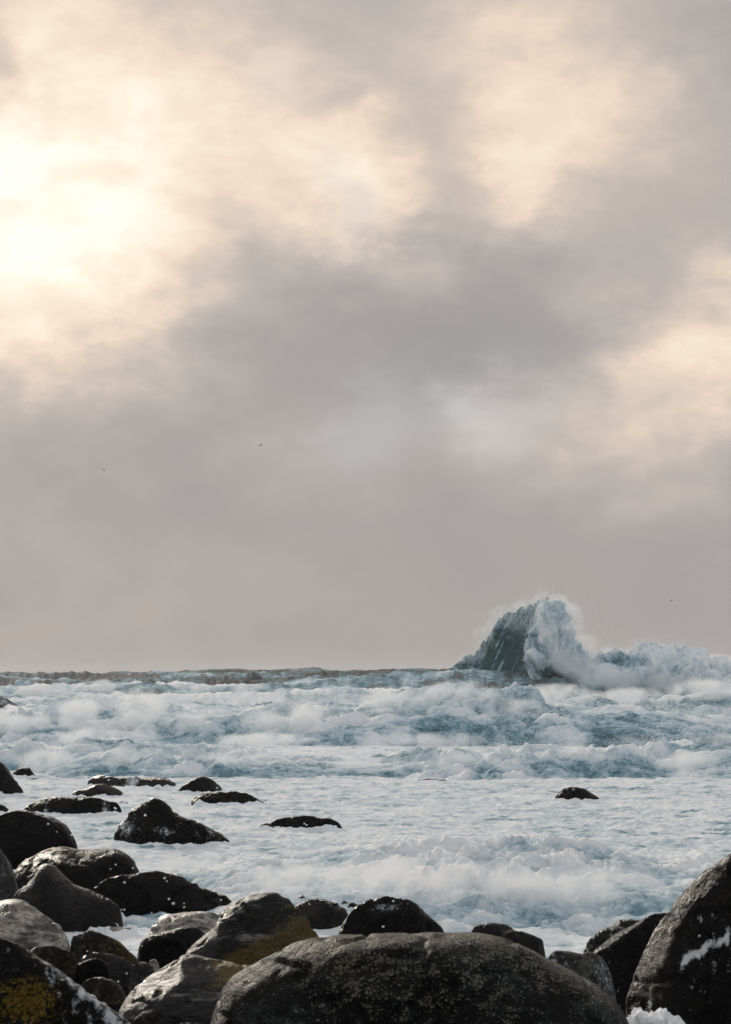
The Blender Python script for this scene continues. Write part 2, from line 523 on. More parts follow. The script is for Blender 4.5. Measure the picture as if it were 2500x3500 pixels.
def mist(parent, px, py, d, rx, ry, rz, mat='mist', tilt=0.0):
    if mat not in _puff:
        import bmesh
        bm = bmesh.new()
        bmesh.ops.create_icosphere(bm, subdivisions=3, radius=1.0)
        me = bpy.data.meshes.new('mist')
        bm.to_mesh(me); bm.free()
        me.materials.append(M[mat])
        _puff[mat] = me
    o = obj('mist', _puff[mat], None, parent, kind='stuff')
    o.location = at(px, py, d)
    o.scale = (rx, ry, rz)
    o.rotation_euler = (0, tilt, 0)
    return o

# ------------------------------------------------------------------ breaking waves
def breaker(label, crest, d_front, d_crest, back, px0=-500, px1=3000, nu=760, nv=84, lump=.35, freq=.9, foam=.75, foam_var=.5,
            n_spray=90000, s_size=.02, s_out=.25, s_up=.3, drift=0.0, seed=0, wob=1.0, fmin=.34, slope=0.0):
    root = obj('breaking_wave', None, None, None, label=label, category='wave', group='broken waves rolling ashore')
    pxs = np.linspace(px0, px1, nu)
    cx = np.array([c[0] for c in crest], float); cy = np.array([c[1] for c in crest], float)
    cyi = np.interp(pxs, cx, cy)
    k = np.ones(9) / 9
    cyi = np.convolve(np.pad(cyi, 4, mode='edge'), k, 'valid')
    off = slope * (pxs - 1250) / 1250 + wob * (perlin2(pxs / 700.0 + seed * 3.1, pxs * 0 + seed) * 3 + perlin2(pxs / 230.0, pxs * 0 + seed + 9) * 1.0)
    dc = d_crest + off; df = d_front + off
    zc = np.array([at(p, q, y)[2] for p, q, y in zip(pxs, cyi, dc)])
    zc = np.maximum(zc, .12)
    X0 = (pxs - 1250) / F * d_crest / math.cos(PITCH)
    v = np.linspace(0, 1, nv)[:, None]
    t = np.clip(v / .62, 0, 1); t2 = np.clip((v - .62) / .38, 0, 1)
    y = df[None] - .3 + (dc - df + .3)[None] * (t ** 1.15) + back * t2
    z = -.3 + (zc + .3)[None] * np.sin(t * math.pi / 2) ** .85
    z = np.where(v > .62, -.3 + (zc + .3)[None] * (.5 + .5 * np.cos(math.pi * t2)) ** 1.0, z)
    P = np.stack([np.broadcast_to(X0[None], z.shape), y, z], -1)
    nrm = grid_normals(P)
    nrm = np.where(nrm[..., 2:3] < 0, -nrm, nrm)
    Q = P * np.array([.75, .9, 1.2]) * freq + seed * 11.3
    Q = Q + .35 * np.stack([fbm3(Q * .9 + 5, 2), fbm3(Q * .9 + 25, 2), fbm3(Q * .9 + 45, 2)], -1)
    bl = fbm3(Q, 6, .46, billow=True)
    amp = lump * (.35 + .65 * np.sin(np.clip(v, 0, 1) * math.pi))
    vary = .50 + .95 * sstep(-.45, .5, fbm2(X0 / (9.0 / freq * .75) + seed * 2.2, X0 * 0 + 4, 2))
    amp = amp * vary[None]
    big = fbm3(P * np.array([.22, .3, .3]) + seed * 5, 2)
    P2 = P + nrm * (amp * (bl * .55 + big * .7))[..., None]
    fo = foam + foam_var * (fbm3(P * np.array([.30, .5, .8]) * freq * 1.0 + 31 + seed, 3, .5)) + .26 * bl  # billow term whitens lumps and blues creases: shade painted into the foam cover
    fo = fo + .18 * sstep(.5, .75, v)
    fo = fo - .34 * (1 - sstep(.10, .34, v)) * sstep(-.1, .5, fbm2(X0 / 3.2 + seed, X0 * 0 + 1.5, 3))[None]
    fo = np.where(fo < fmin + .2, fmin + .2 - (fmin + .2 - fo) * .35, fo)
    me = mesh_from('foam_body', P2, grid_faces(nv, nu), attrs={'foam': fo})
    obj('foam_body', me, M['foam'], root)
    # flung droplets: dense in clumps ahead of the face and over the crest
    if n_spray:
        m = n_spray * 5
        iu = _rs.integers(0, nu, m); iv = (_rs.beta(5, 1.6, m) * nv * .72).astype(int)
        base = P2[iv, iu]
        nn = nrm[iv, iu]
        pt = base + nn * (_rs.exponential(s_out, m))[:, None] + _rs.normal(size=(m, 3)) * .05
        topness = sstep(.25, .62, iv / nv)
        pt[:, 2] += _rs.exponential(s_up, m) * topness
        pt[:, 1] += _rs.exponential(s_up, m) * topness * .8
        pt[:, 0] += drift * _rs.exponential(s_up, m)
        cl = fbm3(pt * np.array([.35, .35, .55]) * freq + seed * 3 + 50, 4, .55)
        keep = (_rs.random(m) < sstep(-.35, .65, cl)) & (pt[:, 2] > -.02)
        pt = pt[keep][:n_spray]
        spray('spray', pt, s_size * (.25 + _rs.exponential(.35, len(pt))), root)
    return root

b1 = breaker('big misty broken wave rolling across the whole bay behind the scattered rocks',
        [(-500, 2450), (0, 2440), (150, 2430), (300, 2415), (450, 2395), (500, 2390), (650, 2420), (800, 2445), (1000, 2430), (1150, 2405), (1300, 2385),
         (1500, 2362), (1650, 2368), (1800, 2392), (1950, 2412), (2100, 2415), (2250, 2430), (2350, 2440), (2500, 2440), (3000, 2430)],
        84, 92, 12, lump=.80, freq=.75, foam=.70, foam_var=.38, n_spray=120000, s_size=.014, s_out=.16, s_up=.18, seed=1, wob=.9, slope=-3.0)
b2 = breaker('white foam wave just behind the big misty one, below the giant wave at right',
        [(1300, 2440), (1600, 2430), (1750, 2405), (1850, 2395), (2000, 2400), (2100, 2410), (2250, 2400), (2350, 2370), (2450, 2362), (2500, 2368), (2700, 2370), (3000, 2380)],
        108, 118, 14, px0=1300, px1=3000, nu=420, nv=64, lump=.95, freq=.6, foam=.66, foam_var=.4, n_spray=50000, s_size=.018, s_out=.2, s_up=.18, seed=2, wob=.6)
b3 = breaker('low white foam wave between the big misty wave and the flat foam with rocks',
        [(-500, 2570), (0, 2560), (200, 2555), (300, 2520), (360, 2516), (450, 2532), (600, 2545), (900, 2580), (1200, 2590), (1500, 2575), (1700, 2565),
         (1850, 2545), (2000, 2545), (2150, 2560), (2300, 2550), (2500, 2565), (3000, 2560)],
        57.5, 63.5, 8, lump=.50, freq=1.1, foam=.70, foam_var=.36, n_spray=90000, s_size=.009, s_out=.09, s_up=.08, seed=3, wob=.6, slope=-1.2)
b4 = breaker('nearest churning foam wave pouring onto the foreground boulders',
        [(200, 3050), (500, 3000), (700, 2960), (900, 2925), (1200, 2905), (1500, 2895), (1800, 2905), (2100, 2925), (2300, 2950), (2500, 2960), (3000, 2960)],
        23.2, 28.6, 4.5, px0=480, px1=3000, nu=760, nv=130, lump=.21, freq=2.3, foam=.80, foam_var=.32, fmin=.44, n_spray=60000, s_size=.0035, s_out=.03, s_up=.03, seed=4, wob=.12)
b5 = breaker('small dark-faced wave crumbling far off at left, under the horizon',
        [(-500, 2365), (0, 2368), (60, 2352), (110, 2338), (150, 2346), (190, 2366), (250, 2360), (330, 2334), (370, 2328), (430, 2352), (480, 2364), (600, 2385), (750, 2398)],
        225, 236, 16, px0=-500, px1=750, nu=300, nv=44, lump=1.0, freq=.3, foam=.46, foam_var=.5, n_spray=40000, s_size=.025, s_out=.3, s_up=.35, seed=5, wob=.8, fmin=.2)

for px, py, rx, rz in ((60, 2470, 1.8, .7), (270, 2440, 1.2, .9), (480, 2420, 1.5, 1.0), (640, 2480, 1.3, .7), (900, 2470, 1.4, .6), (1060, 2450, 1.3, .8), (1330, 2410, 1.8, .95), (1560, 2395, 2.2, 1.05),
                       (1760, 2440, 1.8, .8), (2050, 2470, 1.6, .7), (2330, 2480, 1.5, .6), (-250, 2460, 2.4, .8), (2750, 2460, 2.6, .8)):
    mist(b1, px, py, 88.0, rx, 2.2, rz)
for px, py, rx, rz in ((300, 2520, 1.6, .45), (900, 2530, 2.4, .4), (1500, 2530, 2.4, .4), (2050, 2540, 2.2, .4), (2450, 2530, 1.6, .4)):
    mist(b1, px, py, 83.0, rx, 1.2, rz)
for px, py, rx, rz in ((1650, 2385, 2.2, .7), (1900, 2370, 2.6, .7), (2150, 2385, 2.4, .7), (2420, 2360, 2.6, .8)):
    mist(b2, px, py, 114.0, rx, 2.5, rz)
for px, py, rx, rz in ((150, 2600, 1.2, .45), (420, 2590, 1.5, .45), (800, 2610, 1.6, .38), (1250, 2620, 1.6, .36), (1600, 2610, 1.5, .4), (1950, 2600, 1.6, .45), (2350, 2605, 1.6, .42)):
    mist(b3, px, py, 60.0, rx, 1.2, rz)
for px, py, rx, rz in ((1000, 3010, .9, .26), (1350, 2990, 1.0, .28), (1700, 3010, 1.0, .28), (2050, 3020, .9, .26), (1500, 3090, 1.1, .25), (1900, 3100, 1.0, .25)):
    mist(b4, px, py, 25.5, rx, .8, rz, 'near_mist')
for px, py, rx, rz in ((110, 2362, 2.0, .7), (350, 2348, 1.6, 1.0), (600, 2388, 4.5, .5), (1000, 2395, 6, .4)):
    mist(b5, px, py, 222.0, rx, 4.0, rz, 'far_mist')

# ------------------------------------------------------------------ the giant wave
def loft(prof, d, zb, kd, e=1.0, nu=160, nv=90, lean=0.0, yfun=None):
    pts = np.array([at(p, q, d) for p, q in prof])
    u = np.linspace(0, 1, nu)
    x = pts[0, 0] + (pts[-1, 0] - pts[0, 0]) * u
    T = np.interp(x, pts[:, 0], pts[:, 2])
    k = np.ones(5) / 5
    T = np.convolve(np.pad(T, 2, mode='edge'), k, 'valid')
    cap = np.sqrt(np.clip(1 - np.abs(2 * u - 1) ** 16, 0, 1))
    D = kd * np.sqrt(np.clip(1 - .85 * (2 * u - 1) ** 2, 0, 1)) * cap
    th = np.linspace(0, 2 * np.pi, nv, endpoint=False)[:, None]
    c = (T + zb) / 2; h = (T - zb) / 2 * cap
    cs, sn = np.cos(th), np.sin(th)
    y = d - D[None] * np.sign(cs) * np.abs(cs) ** e
    z = c[None] + h[None] * np.sign(sn) * np.abs(sn) ** e
    X = np.broadcast_to(x[None], z.shape).copy()
    P = np.stack([X, y, z], -1)
    du = np.gradient(P, axis=1)
    dv = np.roll(P, -1, 0) - np.roll(P, 1, 0)
    n = np.cross(dv, du)
    n /= np.linalg.norm(n, axis=-1, keepdims=True) + 1e-9
    ctr = np.stack([np.full_like(z, x.mean()), np.full_like(z, d), np.broadcast_to(c[None], z.shape)], -1)
    flip = np.sign(((P - ctr) * n).sum(-1).mean())
    return P, n * flip

def closed_faces(nv, nu):
    r = np.arange(nv)[:, None]; c = np.arange(nu - 1)[None]
    r2 = (r + 1) % nv
    return np.stack([r * nu + c, r * nu + c + 1, r2 * nu + c + 1, r2 * nu + c], -1).reshape(-1, 4)

def giant_wave():
    d = 232.0
    root = obj('giant_wave', None, None, None, label='towering wave exploding into spray against the grey sky at right', category='wave')
    # dark hollow face at the left: the water climbs from the trough and curls up to a thin crest
    cr = np.array([(1500, 2302), (1545, 2288), (1590, 2258), (1635, 2222), (1665, 2188), (1688, 2150), (1710, 2118), (1740, 2100), (1780, 2090), (1815, 2070), (1850, 2050), (1885, 2052), (1905, 2090), (1915, 2170)], float)
    nu, nv = 220, 150
    px = np.linspace(cr[0, 0], cr[-1, 0], nu)
    cy = np.interp(px, cr[:, 0], cr[:, 1])
    cy = np.convolve(np.pad(cy, 3, mode='edge'), np.ones(7) / 7, 'valid')
    cy = cy - 13 * fbm2(px / 26.0, px * 0 + 3, 5, .68) * sstep(1530, 1620, px)
    top = np.array([at(p, q, d + 2) for p, q in zip(px, cy)])
    v = np.linspace(0, 1, nv)[:, None]
    t = np.clip(v / .72, 0, 1); t2 = np.clip((v - .72) / .28, 0, 1)
    y = d - 11 + 13 * np.sin(t * math.pi / 2) + 4.5 * t2 ** .7
    z = -.8 + (top[:, 2][None] + .8) * (1 - np.cos(t * math.pi / 2)) ** .8
    z = np.where(v > .72, -.8 + (top[:, 2][None] + .8) * (1 - t2 ** 1.6), z)
    sl = (top[:, 0][None] - 1.9 * np.sin((1 - t) * math.pi / 2) * 1.0)      # the sheet sweeps up to the right
    P = np.stack([sl + 0 * z, y + 0 * z, z], -1)
    n = grid_normals(P)
    n = np.where(n[..., 1:2] > 0, -n, n)
    U = np.broadcast_to(top[:, 0][None], z.shape)
    crestness = sstep(.50, .72, v) * (1 - sstep(.85, 1, v)) + 0 * z
    stream = fbm3(np.stack([U * 2.4 - .8 * z, t * 2.2 + 0 * z, z * .12], -1) + 6, 4, .58)
    f = fbm3(P * .6, 6, .56, billow=True)
    body = sstep(.30, .60, v) + 0 * z
    P = P + n * (.16 * stream * (1 - body) + f * body * .10 + fbm3(P * .2 + 8, 2) * .8 * body)[..., None]
    fo = .15 + .24 * sstep(.1, .8, stream) + .06 * stream + .10 * crestness + .07 * f * body + .10 * body + .13 * body * fbm3(P * .25 + 77, 4, .55)
    obj('dark_water_face', mesh_from('dark_water_face', P, grid_faces(nv, nu), attrs={'foam': fo}), M['giant'], root,
        label='dark green hollow face of the wave')
    A = P[int(nv * .55):int(nv * .85)]
    # bright bursting column in front of it
    prof = [(1775, 2350), (1788, 2240), (1795, 2150), (1810, 2110), (1840, 2066), (1870, 2056), (1905, 2066), (1920, 2092), (1925, 2125), (1940, 2160), (1965, 2196), (2000, 2228), (2030, 2260), (2060, 2330)]
    P, n = loft(prof, d - 3, -2.0, 5.0, .9, 190, 130)
    Q = P * .42 + 9
    Q = Q + .5 * np.stack([fbm3(Q * .8 + 5, 2), fbm3(Q * .8 + 25, 2), fbm3(Q * .8 + 45, 2)], -1)
    f = fbm3(Q, 6, .47, billow=True)
    P = P + n * (f * .95 + fbm3(P * .12 + 3, 2) * 1.2)[..., None]
    fo = .66 + .26 * fbm3(P * .22 + 14, 4, .5) + .2 * f
    hole = np.exp(-(((P[..., 0] - at(1890, 2300, d)[0]) / 1.7) ** 2 + ((P[..., 2] - at(1890, 2308, d)[2]) / 1.2) ** 2))
    fo = fo - .75 * hole
    P[..., 1] += hole * 2.5
    obj('foam_column', mesh_from('foam_column', P, closed_faces(130, 190), attrs={'foam': fo}), M['giant'], root, label='pale bursting column of foam')
    B = P
    # foam ridge running off to the right
    prof = [(1960, 2300), (2000, 2228), (2043, 2230), (2111, 2243), (2152, 2252), (2180, 2232), (2206, 2222), (2280, 2236), (2350, 2245), (2420, 2262), (2500, 2268), (2650, 2275), (2850, 2290), (3000, 2310)]
    P, n = loft(prof, d - 6, -2.0, 8.0, .9, 260, 110)
    f = fbm3(P * .26 + 23, 6, .52, billow=True)
    P = P + n * (f * 1.3 + fbm3(P * .10 + 33, 2) * 1.3)[..., None]
    fo = .77 + .26 * fbm3(P * .20 + 44, 4, .5) + .20 * f
    teal = np.exp(-(((P[..., 0] - at(2085, 2255, d)[0]) / 2.4) ** 2 + ((P[..., 2] - at(2085, 2255, d)[2]) / .8) ** 2))
    fo = fo - .28 * teal
    obj('foam_ridge', mesh_from('foam_ridge', P, closed_faces(110, 260), attrs={'foam': fo}), M['giant'], root)
    C = P
    def cloud(Q, n, out, up, zmin, s, right=0.0, clump=.25, bias=0.0, ymax=None):
        Q = Q.reshape(-1, 3)
        Q = Q[(Q[:, 2] > zmin) & (Q[:, 1] < (ymax or d + 4))]
        b = Q[_rs.integers(0, len(Q), n * 4)]
        g = _rs.normal(size=(n * 4, 3)) * out * _rs.exponential(.8, (n * 4, 1))
        pt = b + g
        pt[:, 2] += _rs.exponential(up, n * 4) * .5
        pt[:, 0] += _rs.exponential(abs(right) + 1e-6, n * 4) * np.sign(right)
        cl = fbm3(pt * clump + 70, 4, .55)
        pt = pt[(_rs.random(n * 4) < sstep(-.35 - bias, .6 - bias, cl)) & (pt[:, 2] > .2)][:n]
        return pt
    pts = [cloud(A, 60000, .32, .35, 4.0, 0, clump=.4), cloud(A, 26000, .6, .8, 6.0, 0, right=-.3),
           cloud(B, 70000, .4, .3, 3.0, 0, clump=.25, ymax=d - 1), cloud(B, 22000, .9, .6, 5.0, 0, right=1.2),
           cloud(C, 50000, .35, .5, 2.5, 0, clump=.2), cloud(C, 24000, .7, .8, 3.0, 0, right=-.6)]
    pts = np.concatenate(pts)
    for px, py, dd, rx, ry, rz in ((1640, 2215, 3, 1.2, 2, 1.4), (1680, 2150, 3, 1.3, 2, 1.5), (1730, 2110, 3, 1.6, 2, 1.3), (1800, 2090, 2, 1.8, 2, 1.3), (1590, 2255, 3, 1.2, 2, 1.0), (1655, 2175, 4, 1.5, 2, 1.8), (1700, 2090, 4, 1.6, 2, .9), (1770, 2075, 4, 1.8, 2, .9), (1840, 2050, 3, 1.6, 2, .9)):
        mist(root, px, py, d + dd, rx, ry, rz, 'dark_mist', tilt=-.5)
    for px, py, dd, rx, ry, rz in ((1885, 2085, -3, 2.0, 3, 1.6), (1880, 2170, -8, 1.8, 2.5, 2.4), (1930, 2200, 0, 2.0, 3.5, 3.0),
                                   (1930, 2265, -10, 2.6, 2.5, 2.2), (2010, 2290, -12, 3.2, 3, 2.2), (2100, 2320, -14, 4.0, 3, 1.6), (1960, 2130, 0, 1.6, 2, 2.6), (1985, 2215, 2, 3.0, 3, 2.0), (2060, 2240, 2, 3.6, 3, 1.5), (1900, 2055, 0, 1.8, 2, 1.1), (1940, 2090, 0, 1.4, 2, 1.4),
                                   (2300, 2330, -14, 4.0, 3, 1.2), (2210, 2225, 0, 3, 3, .8), (2420, 2255, 0, 4, 4, .8), (1820, 2375, -13, 3.2, 3, .8)):
        mist(root, px, py, d + dd, rx, ry, rz, 'far_mist')
    spray('spray', pts, .030 * (.25 + _rs.exponential(.35, len(pts))), root)
giant_wave()

# ------------------------------------------------------------------ rocks
def rock(label, mat, prof, base=None, d=None, zb=None, kd=.8, e=.86, amp=.05, freq=1.6, nu=72, nv=48, skew=0.0, seed=1, wash=None, lichen=None,
         strata=None, name='boulder', cap_pow=18, rough=.6, front=1.0, tilt=0.0, facets=7):
    """a boulder: top outline from photo pixels at its own distance, a waterline row (base) or a distance d, real depth and thickness"""
    prof = sorted(prof)
    if d is None:
        d0 = ground_d(base)
        hw = (prof[-1][0] - prof[0][0]) / F * d0 / 2
        d = d0 + kd * hw * .75
    pts = np.array([at(p, q, d) for p, q in prof])
    u = .5 - .5 * np.cos(np.pi * np.linspace(0, 1, nu))
    u = .6 * u + .4 * np.linspace(0, 1, nu)
    x = pts[0, 0] + (pts[-1, 0] - pts[0, 0]) * u
    T = np.interp(x, pts[:, 0], pts[:, 2])
    k = np.array([1, 2, 3, 2, 1]) / 9.0
    T = np.convolve(np.pad(T, 2, mode='edge'), k, 'valid')
    hw = (x[-1] - x[0]) / 2
    if zb is None:
        zb = -.25 - .5 * max(T.max(), .1)
    s = 2 * u - 1
    cap = np.sqrt(np.clip(1 - np.abs(s) ** cap_pow, 0, 1))
    D = kd * hw * np.sqrt(np.clip(1 - .8 * s ** 2, 0, 1)) * cap
    th = np.linspace(0, 2 * np.pi, nv, endpoint=False)[:, None]
    cs, sn = np.cos(th), np.sin(th)
    c = (T + zb) / 2; h = (T - zb) / 2 * cap
    dy = -D[None] * np.sign(cs) * np.abs(cs) ** e * np.where(cs > 0, front, 1.0)
    y = d + dy + skew * (x - x.mean())[None]
    z = c[None] + h[None] * np.sign(sn) * np.abs(sn) ** e
    if tilt:
        z = z + tilt * (dy - .55 * D[None]) * np.clip(sn, 0, 1)
    P = np.stack([np.broadcast_to(x[None], z.shape), y, z], -1)
    du = np.gradient(P, axis=1); dv = np.roll(P, -1, 0) - np.roll(P, 1, 0)
    n = np.cross(dv, du); n /= np.linalg.norm(n, axis=-1, keepdims=True) + 1e-9
    ctr = np.stack([np.broadcast_to(x[None], z.shape), np.full_like(z, d) + skew * (x - x.mean())[None], np.broadcast_to(c[None], z.shape)], -1)
    n *= np.sign(((P - ctr) * n).sum(-1).mean())
    size = min(hw, (T.max() - zb))
    # worn flat faces on the side toward the sea wind
    rg = np.random.default_rng(seed * 31 + 5)
    sc = np.array([hw, max(kd * hw, .01), max((T.max() - zb) / 2, .01)])
    c0 = np.array([x.mean(), d, (T.max() + zb) / 2])
    W = (P - c0) / sc
    for _ in range(facets):
        k = np.array([rg.normal() * .75, -rg.uniform(.35, 1.0), rg.normal() * .55 + .15]); k /= np.linalg.norm(k)
        q = W @ k
        cut = np.percentile(q, 100 - rg.uniform(6, 13))
        W = W - (np.maximum(q - cut, 0) * .85)[..., None] * k
    P = W * sc + c0
    Q = P / size
    f = fbm3(Q * freq * .6 + seed * 7.7, 2) * 1.3 + rough * .6 * fbm3(Q * freq * 2.2 + seed * 3.3, 5, .55)
    # broad worn facets
    fc = np.abs(fbm3(Q * freq * .45 + seed * 19.1, 1))
    cr = np.abs(fbm3(Q * np.array([1.0, 1.0, 1.9]) * freq * 1.1 + seed * 2.9, 3, .5))
    fc = fc - rough * .9 * sstep(.0, .14, cr) + .5
    disp = amp * size * (f - 1.3 * fc + .25)
    if strata:
        ang, fr, am = strata
        q = (P[..., 2] * math.cos(ang) - P[..., 0] * math.sin(ang)) * fr
        st = perlin3(P[..., 0] * fr * .12 + seed, P[..., 1] * fr * .12, q) + .5 * perlin3(P[..., 0] * fr * .3, P[..., 1] * fr * .3 + seed, q * 2.3)
        disp = disp + am * (st - np.abs(st) * .6)
    P = P + n * disp[..., None]
    loc = np.array([x.mean(), d, zb])
    L = P - loc
    X, Z = L[..., 0] / hw, (P[..., 2] - 0) / max(T.max(), .1)
    at_ = {'wash': np.zeros(P.shape[:2]) if wash is None else wash(P, X, Z, n), 'lichen': np.zeros(P.shape[:2]) if lichen is None else lichen(P, X, Z, n)}
    V = L.reshape(-1, 3); Fc = closed_faces(nv, nu)
    me = mesh_from(name, V, Fc, attrs=at_)
    o = obj(name, me, M[mat], None, label=label, category='rock', group='boulders along the shore')
    o.location = loc
    if base is not None:
        collar(x.mean(), d, hw, kd * hw, seed)
    return o

def collar(cx, cy, hw, dd, seed):
    """froth lapping round the foot of a rock"""
    m, k = 120, 9
    a = np.linspace(0, 2 * np.pi, m, endpoint=False)[None]
    q = np.linspace(0, 1, k)[:, None]
    r = .80 + q * (.28 + .16 * perlin2(np.cos(a) * 1.5 + seed, np.sin(a) * 1.5))
    X = cx + np.cos(a) * hw * r; Y = cy + np.sin(a) * (dd * r + .12 * q)
    Z = -.01 + (.05 + .07 * fbm2(X * 3.5 + seed, Y * 3.5, 4, .6)) * np.sin(math.pi * np.clip(q * 1.05, 0, 1)) - .06 * q
    P = np.stack([X, Y, Z], -1)
    fo = .95 + .25 * fbm2(X * 2.2, Y * 2.2 + seed, 3)
    obj('foam_collar', mesh_from('foam_collar', P, grid_faces(k, m, True), attrs={'foam': fo}), M['foam'], bpy.data.objects['sea'], kind='stuff')

def splash_wash(amount=.45, low=.1, high=.5):
    def f(P, X, Z, n):
        return amount * (1 - sstep(low, high, Z)) + .55 * fbm3(P * np.array([4, 4, 1.4]), 3)
    return f
def pix(P):
    """photo pixel of world points, for placing stains on a boulder"""
    v = P - np.array([0, 0, CAM_H])
    cx = v[..., 0]
    cz = v[..., 1] * math.cos(PITCH) + v[..., 2] * math.sin(PITCH)
    cy = -v[..., 1] * math.sin(PITCH) + v[..., 2] * math.cos(PITCH)
    return 1250 + F * cx / cz, 1750 - F * cy / cz

# --- far and middle rocks standing in the foam
rock('dark streaked rock awash at the left edge below the horizon', 'black', [(-160, 2392), (-90, 2372), (-40, 2368), (0, 2376), (20, 2386), (50, 2403), (82, 2419)],
     d=150, zb=-1.2, kd=.5, amp=.05, seed=3, strata=(-.55, 3.0, .12), wash=lambda P, X, Z, n: .30 + .5 * fbm3(P * np.array([1.0, 1.0, 2.6]), 3))
rock('dark rock half buried in the splash at far left', 'black', [(98, 2616), (104, 2600), (115, 2594), (130, 2600), (145, 2612), (155, 2625)], base=2628, kd=.8, amp=.10, seed=5, nu=40, nv=32)
rock('little pointed black rock beside the splash at far left', 'black', [(40, 2641), (60, 2631), (78, 2624), (95, 2621), (105, 2626), (113, 2641), (128, 2650)], base=2652, kd=.7, amp=.06, seed=6, nu=44, nv=32)
rock('tall black rock cut by the left edge beyond the long flat one', 'black', [(-190, 2660), (-120, 2605), (-60, 2585), (-20, 2595), (0, 2608), (18, 2625), (38, 2657), (60, 2680), (75, 2700), (88, 2716)], base=2716, kd=.6, amp=.05, seed=7)
rock('long low tan-topped rock with white water running over its middle', 'brown',
     [(290, 2682), (300, 2664), (318, 2653), (345, 2648), (380, 2652), (410, 2660), (440, 2656), (500, 2659), (530, 2657), (570, 2660), (600, 2671), (613, 2686)],
     base=2688, kd=.45, amp=.05, seed=8, wash=lambda P, X, Z, n: .62 * np.exp(-((X - .05) / .32) ** 2) + .45 * fbm3(P * np.array([3, 3, 5]), 3) - .05)
rock('smooth whale-backed rock just in front of the tan-topped one', 'brown', [(240, 2711), (265, 2702), (290, 2698), (315, 2688), (340, 2679), (365, 2676), (395, 2683), (415, 2696), (433, 2719)],
     base=2720, kd=.5, amp=.03, seed=9)
rock('long flat-topped black rock with thin water trickles, left of the big draining rock', 'black',
     [(68, 2766), (100, 2745), (125, 2733), (180, 2727), (260, 2719), (300, 2720), (340, 2724), (370, 2737), (400, 2738), (415, 2750), (426, 2772)],
     base=2782, kd=.42, amp=.04, seed=10, nu=96, wash=lambda P, X, Z, n: .45 * (np.exp(-((X + .47) / .05) ** 2) + np.exp(-((X - .62) / .10) ** 2)) + .35 * fbm3(P * np.array([6, 6, 1.2]), 3))
rock('tiny flat stone tip showing beside the flat-topped black rock', 'black', [(405, 2744), (418, 2738), (432, 2739), (440, 2744)], base=2745, kd=.6, amp=.03, seed=11, nu=28, nv=24, name='stone')
rock('smooth black rock like a pyramid, farther one left of centre', 'black', [(600, 2705), (625, 2685), (650, 2668), (670, 2658), (690, 2654), (715, 2661), (740, 2675), (760, 2692), (774, 2705)], base=2707, kd=.7, amp=.03, seed=12)
rock('low ragged black rock right of and before the black pyramid', 'black', [(654, 2728), (670, 2716), (700, 2710), (740, 2708), (800, 2708), (830, 2714), (850, 2713), (870, 2722), (885, 2732), (906, 2743)],
     base=2746, kd=.45, amp=.07, seed=13, freq=2.4)
rock('big ridged black rock with white water draining down its sides', 'black',
     [(384, 2846), (400, 2818), (420, 2796), (445, 2775), (475, 2750), (495, 2736), (515, 2732), (540, 2738), (565, 2756), (600, 2783), (640, 2799), (680, 2815), (720, 2838), (760, 2860), (792, 2872)],
     base=2886, kd=.62, amp=.06, seed=14, nu=120, nv=80, strata=(-.55, 6.0, .035),
     wash=lambda P, X, Z, n: (lambda q: .60 * np.exp(-(((q[0] - 445) / 34) ** 2 + ((q[1] - 2822) / 32) ** 2)) + .40 * np.exp(-(((q[0] - 575) / 42) ** 2 + ((q[1] - 2845) / 26) ** 2)) + .25 * sstep(620, 760, q[0]) * sstep(2805, 2860, q[1]))(pix(P)) + .42 * fbm3(P * np.array([7, 7, 3.0]), 3))
rock('black sliver of rock at the left edge above the big humped boulder', 'black', [(-70, 2770), (-30, 2748), (0, 2748), (18, 2755), (35, 2774)], base=2776, kd=.7, amp=.04, seed=15, nu=40, nv=32)
rock('long low black rock alone in the foam near the middle', 'black', [(918, 2822), (925, 2810), (945, 2802), (988, 2794), (1043, 2787), (1071, 2787), (1088, 2795), (1126, 2797), (1154, 2808), (1178, 2826)],
     base=2829, kd=.42, amp=.04, seed=16)
rock('small rounded grey stone at the left tip of the long black rock', 'grey', [(882, 2830), (893, 2819), (908, 2813), (925, 2815), (939, 2826)], base=2832, kd=.8, amp=.03, seed=17, nu=36, nv=28, name='stone')
rock('lone black rock farthest right in the flat foam', 'black', [(1890, 2727), (1910, 2706), (1928, 2696), (1944, 2690), (1962, 2692), (1985, 2697), (2005, 2702), (2032, 2716), (2060, 2731)], base=2733, kd=.6, amp=.06, seed=18)
rock('dark stone barely breaking the foam under the low white wave', 'brown', [(1418, 2665), (1440, 2662), (1470, 2661), (1500, 2664), (1530, 2666)], base=2668, kd=.3, amp=.05, seed=19, nu=36, nv=24, name='stone')

# --- left bank of boulders
rock('big humped black boulder at the left edge, above the long glossy one', 'black', [(-260, 2880), (-180, 2810), (-100, 2788), (0, 2782), (20, 2771), (50, 2765), (100, 2773), (140, 2785), (190, 2803), (225, 2822), (250, 2850), (270, 2880), (283, 2898)],
     d=31.5, kd=.55, amp=.03, seed=20, nu=96, nv=64)
rock('long glossy black boulder with a blue-grey sheen along its back', 'black', [(30, 2962), (80, 2925), (130, 2905), (180, 2890), (210, 2884), (250, 2890), (300, 2893), (350, 2893), (390, 2891), (420, 2903), (450, 2930), (475, 2960), (488, 2990)],
     d=28.2, kd=.7, amp=.04, tilt=.3, facets=4, seed=21, nu=110, nv=72)
rock('pale grey boulder flank leaning in from the left edge', 'grey', [(-230, 2960), (-160, 2880), (-80, 2855), (-20, 2870), (0, 2895), (20, 2930), (45, 2980), (65, 3022), (78, 3062)], d=25.2, kd=.6, amp=.03, seed=22)
